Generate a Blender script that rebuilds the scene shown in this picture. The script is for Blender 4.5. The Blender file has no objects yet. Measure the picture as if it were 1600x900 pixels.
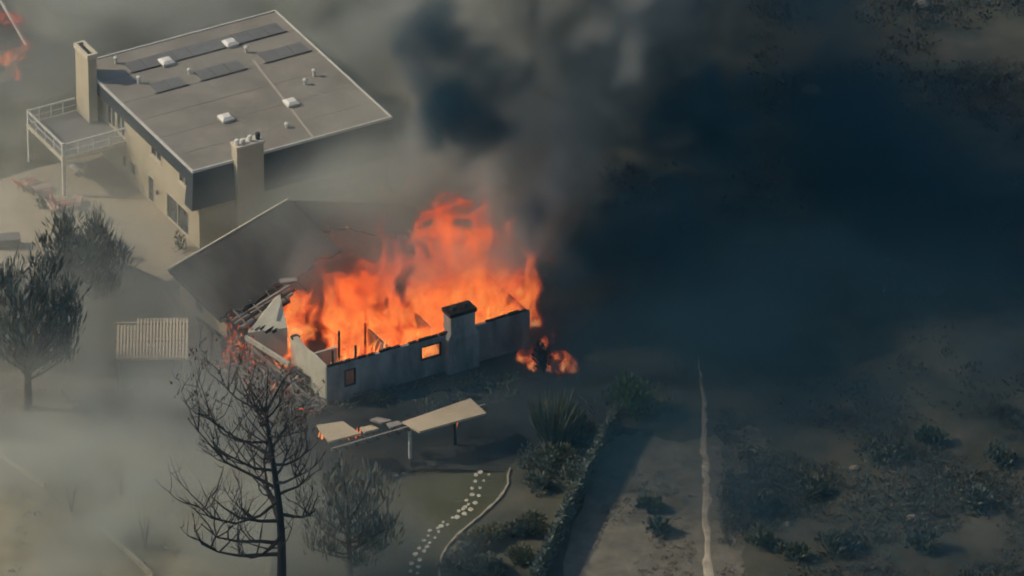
import bpy, math, random
import numpy as np
from mathutils import Vector, Matrix

R = math.radians
random.seed(7)
scene = bpy.context.scene
C = scene.collection

# ------------------------------------------------------------------ camera, sky, sun, exposure
PITCH, DIST = R(30.8), 700.0
S, K = math.sin(PITCH), math.cos(PITCH)
HALF_W = 34.8                                   # half of the picture's width in metres at the house
cd = bpy.data.cameras.new('camera'); cam = bpy.data.objects.new('camera', cd); C.objects.link(cam)
cd.sensor_width = 36.0; cd.lens = 18.0 * DIST / HALF_W
cd.clip_start = 5.0; cd.clip_end = 6000.0
CAM = Vector((0, -DIST * K, DIST * S))
cam.location = CAM; cam.rotation_euler = (R(90) - PITCH, 0, 0)
scene.camera = cam

TO_SUN = Vector((-1.0, 0.10, 0.0)).normalized() * math.cos(R(38)) + Vector((0, 0, math.sin(R(38))))
w = bpy.data.worlds.new('World'); scene.world = w; w.use_nodes = True
nt = w.node_tree; bg = nt.nodes['Background']
sky = nt.nodes.new('ShaderNodeTexSky'); sky.sky_type = 'NISHITA'; sky.sun_disc = False
sky.sun_elevation = R(38); sky.sun_rotation = math.atan2(TO_SUN.x, TO_SUN.y)
nt.links.new(sky.outputs[0], bg.inputs[0]); bg.inputs[1].default_value = 0.10
sd = bpy.data.lights.new('sun', 'SUN'); sun = bpy.data.objects.new('sun', sd); C.objects.link(sun)
sd.energy = 3.0; sd.angle = R(0.6); sd.color = (1.0, 0.86, 0.66)
sun.rotation_euler = TO_SUN.to_track_quat('Z', 'Y').to_euler(); sun.location = TO_SUN * 300

vs = scene.view_settings
vs.view_transform = 'Standard'; vs.look = 'None'; vs.exposure = 0.0; vs.gamma = 1.0; vs.use_curve_mapping = False
cy = scene.cycles
cy.use_denoising = True; cy.use_adaptive_sampling = True; cy.adaptive_threshold = 0.07; cy.adaptive_min_samples = 12
cy.max_bounces = 5; cy.diffuse_bounces = 2; cy.glossy_bounces = 2; cy.transparent_max_bounces = 12
cy.volume_bounces = 3; cy.volume_step_rate = 2.0; cy.volume_max_steps = 200
cy.sample_clamp_indirect = 3.0
cy.filter_width = 1.9


def at(px, py, z=0.0):
    """the point at height z that the photograph (1600 x 900) shows at a pixel"""
    x = (px - 800) / 800 * HALF_W; y = (450 - py) / 800 * HALF_W
    d = Vector((x, y * S + DIST * K, y * K - DIST * S))
    return CAM + d * ((z - CAM.z) / d.z)


# ------------------------------------------------------------------ materials
MATS = {}


def mat(name, col, col2=None, scale=1.0, rough=0.85, bump=0.0, bscale=None, stretch=(1, 1, 1), lo=.35, hi=.65, detail=5, metal=0.0, spec=0.3, third=None):
    if name in MATS: return MATS[name]
    m = bpy.data.materials.new(name); m.use_nodes = True; n = m.node_tree.nodes; l = m.node_tree.links
    p = n['Principled BSDF']; p.inputs['Roughness'].default_value = rough; p.inputs['Metallic'].default_value = metal
    p.inputs['Specular IOR Level'].default_value = spec
    tc = n.new('ShaderNodeTexCoord'); mp = n.new('ShaderNodeMapping'); mp.inputs['Scale'].default_value = stretch
    l.new(tc.outputs['Object'], mp.inputs[0])
    t = n.new('ShaderNodeTexNoise'); t.inputs['Scale'].default_value = scale; t.inputs['Detail'].default_value = detail
    t.inputs['Roughness'].default_value = .65
    l.new(mp.outputs[0], t.inputs['Vector'])
    r = n.new('ShaderNodeValToRGB'); e = r.color_ramp.elements
    e[0].position = lo; e[1].position = hi
    e[0].color = (*col, 1); e[1].color = (*(col2 or tuple(c * 1.25 for c in col)), 1)
    if third:
        k = e.new(min(.95, hi + .12)); k.color = (*third, 1)
    l.new(t.outputs['Fac'], r.inputs[0]); l.new(r.outputs[0], p.inputs['Base Color'])
    if bump:
        b = n.new('ShaderNodeBump'); b.inputs['Strength'].default_value = bump; b.inputs['Distance'].default_value = .05
        t2 = n.new('ShaderNodeTexNoise'); t2.inputs['Scale'].default_value = bscale or scale * 6; t2.inputs['Detail'].default_value = 4
        l.new(mp.outputs[0], t2.inputs['Vector']); l.new(t2.outputs['Fac'], b.inputs['Height']); l.new(b.outputs[0], p.inputs['Normal'])
    MATS[name] = m
    return m


def leaf_mat(name, cols, scale=.8):
    """foliage with clump-to-clump colour"""
    if name in MATS: return MATS[name]
    m = mat(name, cols[0], cols[1], scale, rough=.7, third=cols[2] if len(cols) > 2 else None, lo=.3, hi=.6)
    return m


STUCCO = mat('tan_stucco', (.45, .385, .265), (.53, .46, .33), .5, .95, .25, 9)
ROOFTAR = mat('tan_flat_roof', (.185, .168, .138), (.30, .27, .22), .30, .95, .2, 4, detail=8, lo=.3, hi=.7)
SHINGLE = mat('dark_shingle_band', (.035, .045, .05), (.055, .065, .07), 1.5, .8, .4, 6, (1, 1, 6))
PALEMETAL = mat('pale_metal_edge', (.50, .48, .42), (.62, .60, .54), 2, .6)
WHITEP = mat('white_paint', (.66, .63, .56), (.76, .73, .66), 1.5, .7)
RAILP = mat('weathered_white_rail', (.55, .53, .47), (.66, .64, .57), 1.5, .8)
TRIM = mat('cream_trim', (.56, .49, .36), (.64, .57, .43), 1.5, .8)
GLASS = mat('dark_glass', (.035, .05, .055), (.06, .075, .08), 1.2, .12, spec=.6)
MATM = mat('black_collector_mat', (.13, .13, .125), (.165, .16, .15), 1.2, .7, .3, 8, (1, 6, 1))
DECKM = mat('grey_deck_boards', (.17, .165, .15), (.23, .22, .20), 1.5, .9, .2, 3, (1, 8, 1))
FLUE = mat('sooty_flue', (.03, .03, .03), (.06, .055, .05), 3, .9)
GREYSHINGLE = mat('grey_composition_shingle', (.018, .017, .015), (.050, .043, .036), .35, .95, .5, 7, (4, 1, 1), detail=8)
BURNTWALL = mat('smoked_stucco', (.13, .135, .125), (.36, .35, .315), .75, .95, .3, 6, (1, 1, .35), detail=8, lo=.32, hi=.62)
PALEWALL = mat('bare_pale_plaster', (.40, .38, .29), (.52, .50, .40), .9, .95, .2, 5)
CHAR = mat('charred_timber', (.010, .010, .010), (.035, .03, .026), 4, .95, .6, 12)
ASHWOOD = mat('ash_grey_timber', (.20, .18, .15), (.34, .30, .25), 5, .95, .5, 14)
BOARD = mat('tan_roof_boards', (.46, .36, .23), (.56, .46, .31), 1.1, .9, .25, 3, (1, 9, 1))
SLATM = mat('tan_slat', (.50, .41, .28), (.60, .50, .36), 2.5, .9)
PATIO = mat('tan_patio_paving', (.40, .335, .235), (.48, .41, .30), .35, .95, .2, 5, detail=7)
DIRT = mat('bare_dirt', (.115, .105, .078), (.20, .175, .13), .6, .98, .5, 4, detail=8)
TRAIL = mat('pale_trail_dirt', (.30, .25, .175), (.48, .41, .30), .9, .98, .4, 5, detail=8)
GRASSY = mat('pale_dry_grass', (.17, .155, .10), (.36, .31, .20), .22, .98, .5, 6, detail=9)
LAWN = mat('dry_green_lawn', (.045, .048, .022), (.08, .078, .040), .35, .98, .5, 9, detail=8)
STONEM = mat('pale_flagstone', (.40, .37, .27), (.62, .58, .44), 4, .9, .3, 9)
KERBM = mat('pale_stone_edging', (.30, .26, .18), (.42, .37, .27), 2, .95, .3, 6)
BARK = mat('pine_bark', (.045, .035, .028), (.085, .065, .05), 3, .95, .6, 9, (1, 1, .3))
BLACKBARK = mat('burnt_bark', (.014, .012, .012), (.036, .027, .023), 3, .95, .5, 9, (1, 1, .3))
NEEDLE = leaf_mat('pine_needles', ((.085, .092, .078), (.165, .17, .14), (.32, .32, .26)), 1.6)
NEEDLE2 = leaf_mat('pale_pine_needles', ((.08, .09, .075), (.14, .15, .12), (.22, .23, .18)), .9)
SCORCH = leaf_mat('scorched_needles', ((.05, .03, .022), (.12, .07, .045), (.22, .15, .09)), 1.2)
SHRUB = leaf_mat('olive_shrub_leaf', ((.065, .072, .04), (.13, .135, .075), (.26, .25, .15)), 1.2)
SHRUB2 = leaf_mat('grey_green_shrub_leaf', ((.065, .08, .06), (.13, .145, .11), (.30, .30, .23)), 1.4)
DRYSHRUB = leaf_mat('dry_brush', ((.05, .042, .03), (.105, .088, .06), (.22, .185, .125)), .35)  # brush tone kept dark, standing in for shade on the right slope
GREENWALL = mat('ivy_green_wall', (.05, .065, .05), (.12, .14, .11), 1.2, .95, .6, 7)
REDF = mat('faded_red_fabric', (.42, .12, .075), (.55, .20, .13), 2, .9)
PINK = mat('pale_pink_fabric', (.55, .36, .30), (.66, .46, .39), 2, .9)
DARKMETAL = mat('dark_metal', (.05, .05, .05), (.08, .08, .08), 2, .5, metal=.4)
ROCK = mat('grey_brown_rock', (.16, .15, .13), (.28, .26, .22), 2, .95, .6, 5)


def ember_mat(name, strength, lo=.5, hi=.72, scale=2.0, cols=((.9, .10, .02), (1.0, .42, .10))):
    m = bpy.data.materials.new(name); m.use_nodes = True; n = m.node_tree.nodes; l = m.node_tree.links
    p = n['Principled BSDF']; p.inputs['Base Color'].default_value = (.03, .025, .022, 1); p.inputs['Roughness'].default_value = .95
    tc = n.new('ShaderNodeTexCoord'); t = n.new('ShaderNodeTexNoise'); t.inputs['Scale'].default_value = scale; t.inputs['Detail'].default_value = 4
    l.new(tc.outputs['Object'], t.inputs['Vector'])
    r = n.new('ShaderNodeValToRGB'); e = r.color_ramp.elements
    e[0].position = lo; e[0].color = (0, 0, 0, 1); e[1].position = (lo + hi) / 2; e[1].color = (*cols[0], 1)
    k = e.new(hi); k.color = (*cols[1], 1)
    l.new(t.outputs['Fac'], r.inputs[0]); l.new(r.outputs[0], p.inputs['Emission Color']); p.inputs['Emission Strength'].default_value = strength
    MATS[name] = m
    return m


EMBER = ember_mat('glowing_ember_timber', .8)
FLAME = ember_mat('flame_tongue', 1.25, .05, .75, 1.1, ((1.0, .13, .02), (1.0, .48, .10)))


# ------------------------------------------------------------------ mesh helpers
class MB:
    def __init__(s): s.v = []; s.f = []

    def add(s, vs, fs):
        b = len(s.v); s.v.extend(tuple(v) for v in vs); s.f.extend(tuple(i + b for i in f) for f in fs); return s

    def box(s, x0, x1, y0, y1, z0, z1):
        return s.add([(x0, y0, z0), (x1, y0, z0), (x1, y1, z0), (x0, y1, z0), (x0, y0, z1), (x1, y0, z1), (x1, y1, z1), (x0, y1, z1)],
                     [(0, 3, 2, 1), (4, 5, 6, 7), (0, 1, 5, 4), (1, 2, 6, 5), (2, 3, 7, 6), (3, 0, 4, 7)])

    def bar(s, a, b, wd, ht=None, roll=0.0):
        """a timber with a rectangular section from a to b"""
        a, b = Vector(a), Vector(b); d = (b - a).normalized()
        u = d.cross(Vector((0, 0, 1)));
        u = Vector((1, 0, 0)) if u.length < 1e-3 else u.normalized()
        if roll: u = Matrix.Rotation(roll, 3, d) @ u
        n = u.cross(d); u = u * wd / 2; n = n * (ht or wd) / 2
        q = [a - u - n, a + u - n, a + u + n, a - u + n, b - u - n, b + u - n, b + u + n, b - u + n]
        return s.add(q, [(0, 3, 2, 1), (4, 5, 6, 7), (0, 1, 5, 4), (1, 2, 6, 5), (2, 3, 7, 6), (3, 0, 4, 7)])

    def tube(s, pts, rad, n=6, cap=True):
        pts = [Vector(p) for p in pts]; base = len(s.v); ref = Vector((.31, .77, .55))
        for i, p in enumerate(pts):
            d = (pts[min(i + 1, len(pts) - 1)] - pts[max(i - 1, 0)]).normalized()
            u = d.cross(ref).normalized(); v = d.cross(u)
            r = rad[i] if hasattr(rad, '__len__') else rad
            for k in range(n):
                a = 2 * math.pi * k / n; s.v.append(tuple(p + u * (r * math.cos(a)) + v * (r * math.sin(a))))
        for i in range(len(pts) - 1):
            for k in range(n):
                a = base + i * n + k; b = base + i * n + (k + 1) % n; s.f.append((a, b, b + n, a + n))
        if cap:
            s.f.append(tuple(base + k for k in range(n))[::-1]); e = base + (len(pts) - 1) * n; s.f.append(tuple(e + k for k in range(n)))
        return s

    def prism(s, poly, z0, z1):
        n = len(poly)
        return s.add([(x, y, z0) for x, y in poly] + [(x, y, z1) for x, y in poly],
                     [tuple(range(n))[::-1], tuple(range(n, 2 * n))] + [(i, (i + 1) % n, n + (i + 1) % n, n + i) for i in range(n)])

    def blade(s, p, d, ln, wd, side=None):
        """one needle tuft or leaf: a narrow kite"""
        p, d = Vector(p), Vector(d).normalized()
        u = d.cross(Vector((random.uniform(-1, 1), random.uniform(-1, 1), random.uniform(-1, 1)))).normalized() * wd / 2
        m = p + d * ln * .45
        return s.add([p, m + u, p + d * ln, m - u], [(0, 1, 2, 3)])

    def mesh(s, name, m):
        me = bpy.data.meshes.new(name); me.from_pydata(s.v, [], s.f); me.update()
        if m: me.materials.append(m)
        return me

    def build(s, name, m, parent=None, smooth=False, bevel=0.0):
        me = s.mesh(name, m); o = bpy.data.objects.new(name, me); C.objects.link(o)
        if smooth: me.polygons.foreach_set('use_smooth', [True] * len(me.polygons))
        if parent: o.parent = parent
        if bevel:
            b = o.modifiers.new('bevel', 'BEVEL'); b.width = bevel; b.segments = 1
        return o


def tag(o, label=None, cat=None, group=None, kind=None):
    if label: o['label'] = label
    if cat: o['category'] = cat
    if group: o['group'] = group
    if kind: o['kind'] = kind
    return o


def thing(name, label, cat, loc=(0, 0, 0), rz=0.0, group=None, kind=None):
    o = bpy.data.objects.new(name, None); C.objects.link(o); o.empty_display_size = .3
    o.location = loc; o.rotation_euler = (0, 0, rz)
    return tag(o, label, cat, group, kind)


def wall_holes(mb, a0, a1, z0, z1, holes, place):
    """a wall of boxes round rectangular openings; place(a0, a1, z0, z1) adds one box"""
    xs = sorted({a0, a1, *[h[0] for h in holes], *[h[1] for h in holes]})
    zs = sorted({z0, z1, *[h[2] for h in holes], *[h[3] for h in holes]})
    for i in range(len(xs) - 1):
        run = None
        for j in range(len(zs) - 1):
            xm = (xs[i] + xs[i + 1]) / 2; zm = (zs[j] + zs[j + 1]) / 2
            solid = not any(h[0] < xm < h[1] and h[2] < zm < h[3] for h in holes)
            if solid: run = [zs[j], zs[j + 1]] if run is None else [run[0], zs[j + 1]]
            if (not solid or j == len(zs) - 2) and run is not None:
                place(xs[i], xs[i + 1], *run); run = None


# ------------------------------------------------------------------ ground
def hill(x, y):
    m = max(0.0, min(1.0, (x - 18) / 10)); m = m * m * (3 - 2 * m)
    n = math.sin(x * .31 + 1.3 * math.sin(y * .17)) * .5 + math.sin(y * .27 + x * .13) * .5 + .35 * math.sin(x * .83 + y * .61)
    far = max(0.0, (y - 70) / 100); far = min(far, 6)
    return m * (.55 * n + .03 * max(0, x - 20)) + far * far * 3.0 - max(0.0, min(1.0, (-y - 60) / 300)) * 25


def ground_axis(lo, hi, step, edge):
    a = list(np.arange(lo, hi + .01, step)); out = []
    d = step
    v = lo
    while v > -edge: d *= 1.35; v -= d; out.append(v)
    b = []; d = step; v = a[-1]
    while v < edge: d *= 1.35; v += d; b.append(v)
    return out[::-1] + a + b


gx, gy = ground_axis(-42, 46, 1.0, 2500), ground_axis(-46, 60, 1.0, 2500)
mb = MB(); mb.v = [(x, y, hill(x, y)) for y in gy for x in gx]
nx = len(gx)
mb.f = [(j * nx + i, j * nx + i + 1, (j + 1) * nx + i + 1, (j + 1) * nx + i) for j in range(len(gy) - 1) for i in range(nx - 1)]
GROUND = mat('shade_toned_hillside_ground', (.05, .052, .036), (.105, .096, .066), .25, .98, .6, 2.2, detail=10, lo=.36, hi=.62, third=(.16, .14, .10))  # shade over the lower right slope is put into this dark base colour
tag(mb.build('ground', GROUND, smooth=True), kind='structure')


def ragged(pix, n=9, amp=7):
    out = []
    for i in range(len(pix)):
        a, b = pix[i], pix[(i + 1) % len(pix)]
        for k in range(n): out.append((a[0] + (b[0] - a[0]) * k / n + random.uniform(-amp, amp), a[1] + (b[1] - a[1]) * k / n + random.uniform(-amp, amp) * .6))
    return out


def sheet(name, m, pix, z):
    """a thin sheet on the ground whose outline is given as picture points"""
    mb = MB(); p = [at(x, y, 0) for x, y in pix]
    mb.prism([(q.x, q.y) for q in p], -.05, z)
    return tag(mb.build(name, m), kind='structure')


sheet('patio', PATIO, [(-30, 290), (60, 262), (190, 232), (330, 395), (262, 440), (190, 408), (60, 420), (-30, 440)], .010)
BURNT = mat('blackened_ground', (.022, .024, .022), (.055, .055, .047), .4, .98, .5, 4, detail=8)
sheet('burnt_yard', BURNT, ragged([(500, 645), (820, 590), (1000, 640), (960, 690), (830, 700), (790, 740), (700, 738), (600, 755), (440, 740), (420, 690)]), .004)
sheet('grass', GRASSY, [(-60, 680), (330, 690), (440, 735), (420, 940), (-60, 940)], .003)
sheet('side_yard', DIRT, [(-40, 590), (40, 575), (240, 600), (360, 640), (330, 700), (120, 690), (-40, 690)], .006)
sheet('lawn', LAWN, [*ragged([(440, 740), (600, 752), (700, 735)]), (795, 738), (772, 790), (700, 850), (672, 930), (420, 930)], .008)
sheet('slope', DIRT, [*ragged([(948, 682), (1000, 676), (1060, 692), (1120, 676), (1182, 664), (1202, 700), (1190, 760), (1168, 820), (1160, 880), (1150, 930), (865, 930)])], .005)

# the dirt trail up the slope
mb = MB(); pts = []
for i, (px, py) in enumerate([(1108, 930), (1106, 880), (1103, 800), (1104, 740), (1098, 690), (1101, 650), (1098, 618), (1094, 585), (1088, 545)]):
    pts.append((at(px, py), [.44, .42, .38, .34, .30, .25, .17, .09, .03][i]))
fine = []
for i in range(len(pts) - 1):
    for k in range(6):
        t = k / 6; fine.append((pts[i][0].lerp(pts[i + 1][0], t), pts[i][1] * (1 - t) + pts[i + 1][1] * t))
v = []
for p, hw in fine:
    j = random.uniform(-.09, .09); hw *= random.uniform(.65, 1.2)
    for s_ in (-1, -.4, .4, 1):
        x = p.x + s_ * hw + j + random.uniform(-.05, .05); v.append((x, p.y, hill(x, p.y) + (.03 if abs(s_) < 1 else -.02)))
mb.add(v, [(i * 4 + k, (i + 1) * 4 + k, (i + 1) * 4 + k + 1, i * 4 + k + 1) for i in range(len(fine) - 1) for k in range(3)])
tag(mb.build('trail', TRAIL), kind='structure')


# ------------------------------------------------------------------ the flat-roofed house
ROT = math.atan2(.484, .875)
c1 = at(310, 265, 6.3)
H1 = thing('flat_roofed_house', 'two-storey tan house with flat roof, white roof vents and balcony', 'house', (c1.x, c1.y, 0), ROT)
LU, LV = 14.9, 17.0
left_holes = [(5.5, 7.1, 3.95, 5.1), (1.3, 2.9, 3.95, 5.1), (10.9, 11.6, .8, 1.85), (9.5, 10.4, .8, 1.85), (6.75, 7.65, .05, 2.1),
              (1.6, 4.9, .1, 2.1), (11.0, 12.3, 3.1, 5.15), (12.45, 13.75, 3.1, 5.15)]
mb = MB(); wall_holes(mb, .02, LV - .2, 0, 6.14, left_holes, lambda a, b, z0, z1: mb.box(.0, .25, a, b, z0, z1)); mb.build('wall', STUCCO, H1)
MB().box(.252, LU - .2, .02, .27, 0, 6.14).build('wall', STUCCO, H1)
MB().box(LU - .45, LU - .2, .272, LV - .2, 0, 6.14).build('wall', STUCCO, H1)
MB().box(.252, LU - .452, LV - .45, LV - .2, 0, 6.14).build('wall', STUCCO, H1)
for k, h in enumerate(left_holes):
    door = h[2] < .2 or h[2] == 3.1
    fr = MB(); t = .07
    fr.box(-.03, .10, h[0] + .002, h[0] + t, h[2], h[3]); fr.box(-.03, .10, h[1] - t, h[1] - .002, h[2], h[3])
    fr.box(-.028, .098, h[0] + t, h[1] - t, h[3] - t, h[3] - .002); fr.box(-.028, .098, h[0] + t, h[1] - t, h[2] + .002, h[2] + t)
    if h[1] - h[0] > 1.2: m_ = (h[0] + h[1]) / 2; fr.box(-.02, .09, m_ - .035, m_ + .035, h[2] + t, h[3] - t)
    o = fr.build('door' if k in (4, 5, 6, 7) else 'window', TRIM, H1)
    MB().box(.05, .07, h[0] + t, h[1] - t, h[2] + t, h[3] - t).build('pane', GLASS, o)
    if k in (0, 1, 2, 3): MB().box(-.09, -.032, h[0] - .08, h[1] + .08, h[2] - .10, h[2] - .01).build('sill', TRIM, o)
SEAM = mat('dark_roof_seam', (.175, .158, .13), (.27, .245, .20), 1.3)
# roof slab, its metal edge, the dark shingled band under it
rf = MB().box(-.45, LU, -.05, LV, 6.15, 6.30).build('roof', ROOFTAR, H1)
e = MB()
e.box(-.50, -.38, -.10, LV + .05, 6.17, 6.36); e.box(LU - .07, LU + .05, -.10, LV + .05, 6.17, 6.37)
e.box(-.378, LU - .072, -.10, .02, 6.17, 6.36); e.box(-.378, LU - .072, LV - .07, LV + .05, 6.17, 6.365)
e.build('roof_edge', PALEMETAL, rf)
MB().box(-.47, -.02, .75, LV - .02, 5.15, 6.148).build('fascia', SHINGLE, H1)
mb = MB()
mb.add([(-.75, -.42, 3.42), (2.62, -.42, 3.42), (2.62, -.06, 6.148), (-.44, -.06, 6.148), (-.75, .72, 3.42), (2.62, .018, 3.42), (2.62, .018, 6.148), (-.44, .72, 6.148), (-.03, .72, 3.42), (-.03, .018, 3.42), (-.03, .72, 6.148), (-.03, .018, 6.148)],
       [(0, 1, 2, 3), (0, 3, 7, 4), (4, 7, 10, 8), (0, 4, 8, 9, 5, 1), (3, 2, 6, 11, 10, 7), (1, 5, 6, 2)])
mb.build('fascia', SHINGLE, H1)
mb = MB()
mb.add([(4.72, -.42, 3.42), (LU + .1, -.42, 3.42), (LU - .02, -.06, 6.148), (4.72, -.06, 6.148), (4.72, .018, 3.42), (LU + .1, .018, 3.42), (LU - .02, .018, 6.148), (4.72, .018, 6.148)],
       [(0, 1, 2, 3), (0, 4, 5, 1), (1, 5, 6, 2), (0, 3, 7, 4), (3, 2, 6, 7)])
mb.build('fascia', SHINGLE, H1)
for v_ in (2.4, 5.1, 7.9, 10.6, 13.9): MB().box(-.3, LU - .1, v_, v_ + .07, 6.302, 6.312).build('roof_seam', SEAM, rf)
# seam in the roofing
MB().bar((8.9, .1, 6.315), (10.3, 11.6, 6.315), .16, .03).build('roof_seam', mat('pale_seam', (.36, .31, .25), (.44, .38, .31), 2), rf)


def skylight(px, py, w=.85):
    p = at(px, py, 6.5); q = H1_inv @ Vector((p.x, p.y, 6.3)); u, v_ = q.x, q.y
    o = MB().box(u - w / 2, u + w / 2, v_ - w / 2, v_ + w / 2, 6.30, 6.50).build('skylight', PALEMETAL, H1)
    m = MB(); a = w / 2 + .06; b = w / 2 - .14
    m.add([(u - a, v_ - a, 6.502), (u + a, v_ - a, 6.502), (u + a, v_ + a, 6.502), (u - a, v_ + a, 6.502), (u - b, v_ - b, 6.66), (u + b, v_ - b, 6.66), (u + b, v_ + b, 6.66), (u - b, v_ + b, 6.66)],
          [(0, 3, 2, 1), (4, 5, 6, 7), (0, 1, 5, 4), (1, 2, 6, 5), (2, 3, 7, 6), (3, 0, 4, 7)])
    m.build('dome', WHITEP, o)


H1_inv = (Matrix.Translation((c1.x, c1.y, 0)) @ Matrix.Rotation(ROT, 4, 'Z')).inverted()
for px, py in ((360, 66), (260, 95), (353, 183), (455, 159)): skylight(px, py)
for px, py, h in ((217, 128, .45), (181, 97, .4), (385, 80, .4), (477, 130, .35), (491, 117, .45), (296, 113, .3), (448, 197, .25)):
    p = at(px, py, 6.4); q = H1_inv @ Vector((p.x, p.y, 6.3)); m = MB()
    m.tube([(q.x, q.y, 6.3), (q.x, q.y, 6.3 + h)], .11, 8); o = m.build('vent_pipe', PALEMETAL, H1)
    MB().tube([(q.x, q.y, 6.302 + h), (q.x, q.y, 6.36 + h), (q.x, q.y, 6.46 + h)], [.19, .19, .03], 8).build('cap', PALEMETAL, o)


def collector(a, b, width):
    """a row of flat black solar mats with pale header pipes; a, b: picture points of the camera-side edge"""
    pa, pb = (H1_inv @ Vector((*at(x, y, 6.34).xy, 6.3)) for x, y in (a, b))
    n = max(1, round((pb.x - pa.x) / 1.25)); st = (pb.x - pa.x) / n
    v0 = (pa.y + pb.y) / 2
    r = MB().box(pa.x - .02, pb.x, v0 - .10, v0 - .03, 6.303, 6.38).build('solar_collector', DARKMETAL, H1)
    for i in range(n): MB().box(pa.x + i * st + .02, pa.x + (i + 1) * st - .02, v0, v0 + width, 6.303, 6.345).build('mat', MATM, r)
    MB().tube([(pa.x - .25, v0 - .06, 6.38), (pb.x + .1, v0 - .06, 6.38)], .035, 6).build('pipe', DARKMETAL, r)


collector((207, 112), (447, 50), 1.45)
collector((317, 126), (385, 107), 1.45)
collector((417, 98), (485, 79), 1.45)
collector((247, 145), (293, 132), 1.35)

# chimney on the shaded front
o = MB().box(2.65, 4.70, -.62, -.001, 0, 7.45).build('chimney', STUCCO, H1)
MB().box(2.58, 4.77, -.69, .30, 7.452, 7.60).build('cap', TRIM, o)
MB().box(2.70, 4.65, .022, .28, 6.38, 7.45).build('chimney_back', STUCCO, o)
for i, (u, h) in enumerate(((2.85, .35), (3.3, .28), (3.85, .38), (4.45, .45))):
    MB().tube([(u, -.25, 7.602), (u, -.25, 7.60 + h), (u, -.25, 7.66 + h)], [.15, .17, .12], 9).build('flue', WHITEP if i != 3 else FLUE, o)
# chimney on the sunny side, standing on the balcony
o = MB().box(-1.15, -.49, 14.25, 16.2, 3.1, 8.15).build('chimney', STUCCO, H1)
m = MB(); m.box(-1.23, -.41, 14.17, 16.28, 8.152, 8.22); m.box(-1.23, -1.05, 14.17, 16.28, 8.222, 8.5); m.box(-.59, -.41, 14.17, 16.28, 8.222, 8.5)
m.box(-1.048, -.592, 14.17, 14.35, 8.222, 8.5); m.box(-1.048, -.592, 16.1, 16.28, 8.222, 8.5); m.build('cap', TRIM, o)
MB().box(-1.0, -.64, 14.6, 15.9, 8.223, 8.33).build('flue', FLUE, o)
MB().tube([(-.12, 6.1, 1.3), (-.12, 6.1, 1.6)], [.10, .06], 8).build('wall_lamp', DARKMETAL, H1)
# balcony
DU, D0, D1 = -4.85, 11.0, 16.4
b = MB().box(DU, -.002, D0, D1, 2.78, 3.0).build('balcony', DECKM, H1)
m = MB(); m.box(DU - .08, DU - .002, D0 - .08, D1 + .08, 2.72, 3.04); m.box(DU, -.01, D0 - .08, D0 - .002, 2.72, 3.04); m.box(DU, -.01, D1 + .002, D1 + .08, 2.72, 3.04)
m.build('edge_board', TRIM, b)
runs = [((DU, D0), (DU, D1)), ((DU, D0), (-.06, D0)), ((DU, D1), (-1.2, D1))]
for (x0, y0), (x1, y1) in runs:
    for z, wd in ((4.02, .12), (3.5, .05)):
        MB().bar((x0, y0, z), (x1, y1, z), wd, .10 if z > 4 else .05).build('rail', RAILP, b)
    n = 4
    for i in range(1, n):
        t = i / n; MB().bar((x0 + (x1 - x0) * t, y0 + (y1 - y0) * t, 3.0), (x0 + (x1 - x0) * t, y0 + (y1 - y0) * t, 3.965), .07).build('rail_post', RAILP, b)
for x, y in ((DU + .05, D0 + .05), (DU + .05, D1 - .05)):
    MB().box(x - .09, x + .09, y - .09, y + .09, 3.001, 4.15).build('rail_post', RAILP, b)
    MB().box(x - .11, x + .11, y - .11, y + .11, 0, 2.777).build('post', RAILP, b)
m = MB(); m.add([(-.02, 11.05, 2.7), (-.9, 11.05, 2.7), (-.02, 11.05, 1.7), (-.02, 11.25, 2.7), (-.9, 11.25, 2.7), (-.02, 11.25, 1.7)], [(0, 1, 2), (3, 5, 4), (0, 3, 4, 1), (1, 4, 5, 2), (0, 2, 5, 3)])
m.build('bracket', STUCCO, b)


def garden_table(loc, label, m_top, r):
    t = thing('patio_table', label, 'table', loc)
    p = MB(); n = 14
    p.tube([(0, 0, .68), (0, 0, .70), (0, 0, .74)], [r * .96, r, r * .97], n); p.build('tabletop', m_top, t)
    MB().tube([(0, 0, .05), (0, 0, .679)], .05, 8).build('pedestal', DARKMETAL, t)
    MB().tube([(0, 0, 0), (0, 0, .05)], [.34, .28], 10).build('base', DARKMETAL, t)


def lounge_chair(loc, rz, label, m_f, group=None):
    t = thing('lounge_chair', label, 'chair', loc, rz, group)
    m = MB(); m.box(-.33, .33, -.75, .55, .34, .46); m.build('seat', m_f, t, bevel=.03)
    m = MB(); m.add([(-.33, .56, .40), (.33, .56, .40), (.33, 1.0, 1.0), (-.33, 1.0, 1.0), (-.33, .66, .36), (.33, .66, .36), (.33, 1.1, .96), (-.33, 1.1, .96)], [(0, 1, 2, 3), (4, 7, 6, 5), (0, 4, 5, 1), (3, 2, 6, 7), (0, 3, 7, 4), (1, 5, 6, 2)])
    m.build('backrest', m_f, t)
    for x in (-.3, .3):
        for y in (-.7, .55): MB().bar((x, y, 0), (x, y, .338), .05).build('leg', DARKMETAL, t)
        MB().bar((x * 1.15, -.4, .62), (x * 1.15, .62, .62), .06).build('armrest', TRIM, t)


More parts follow.
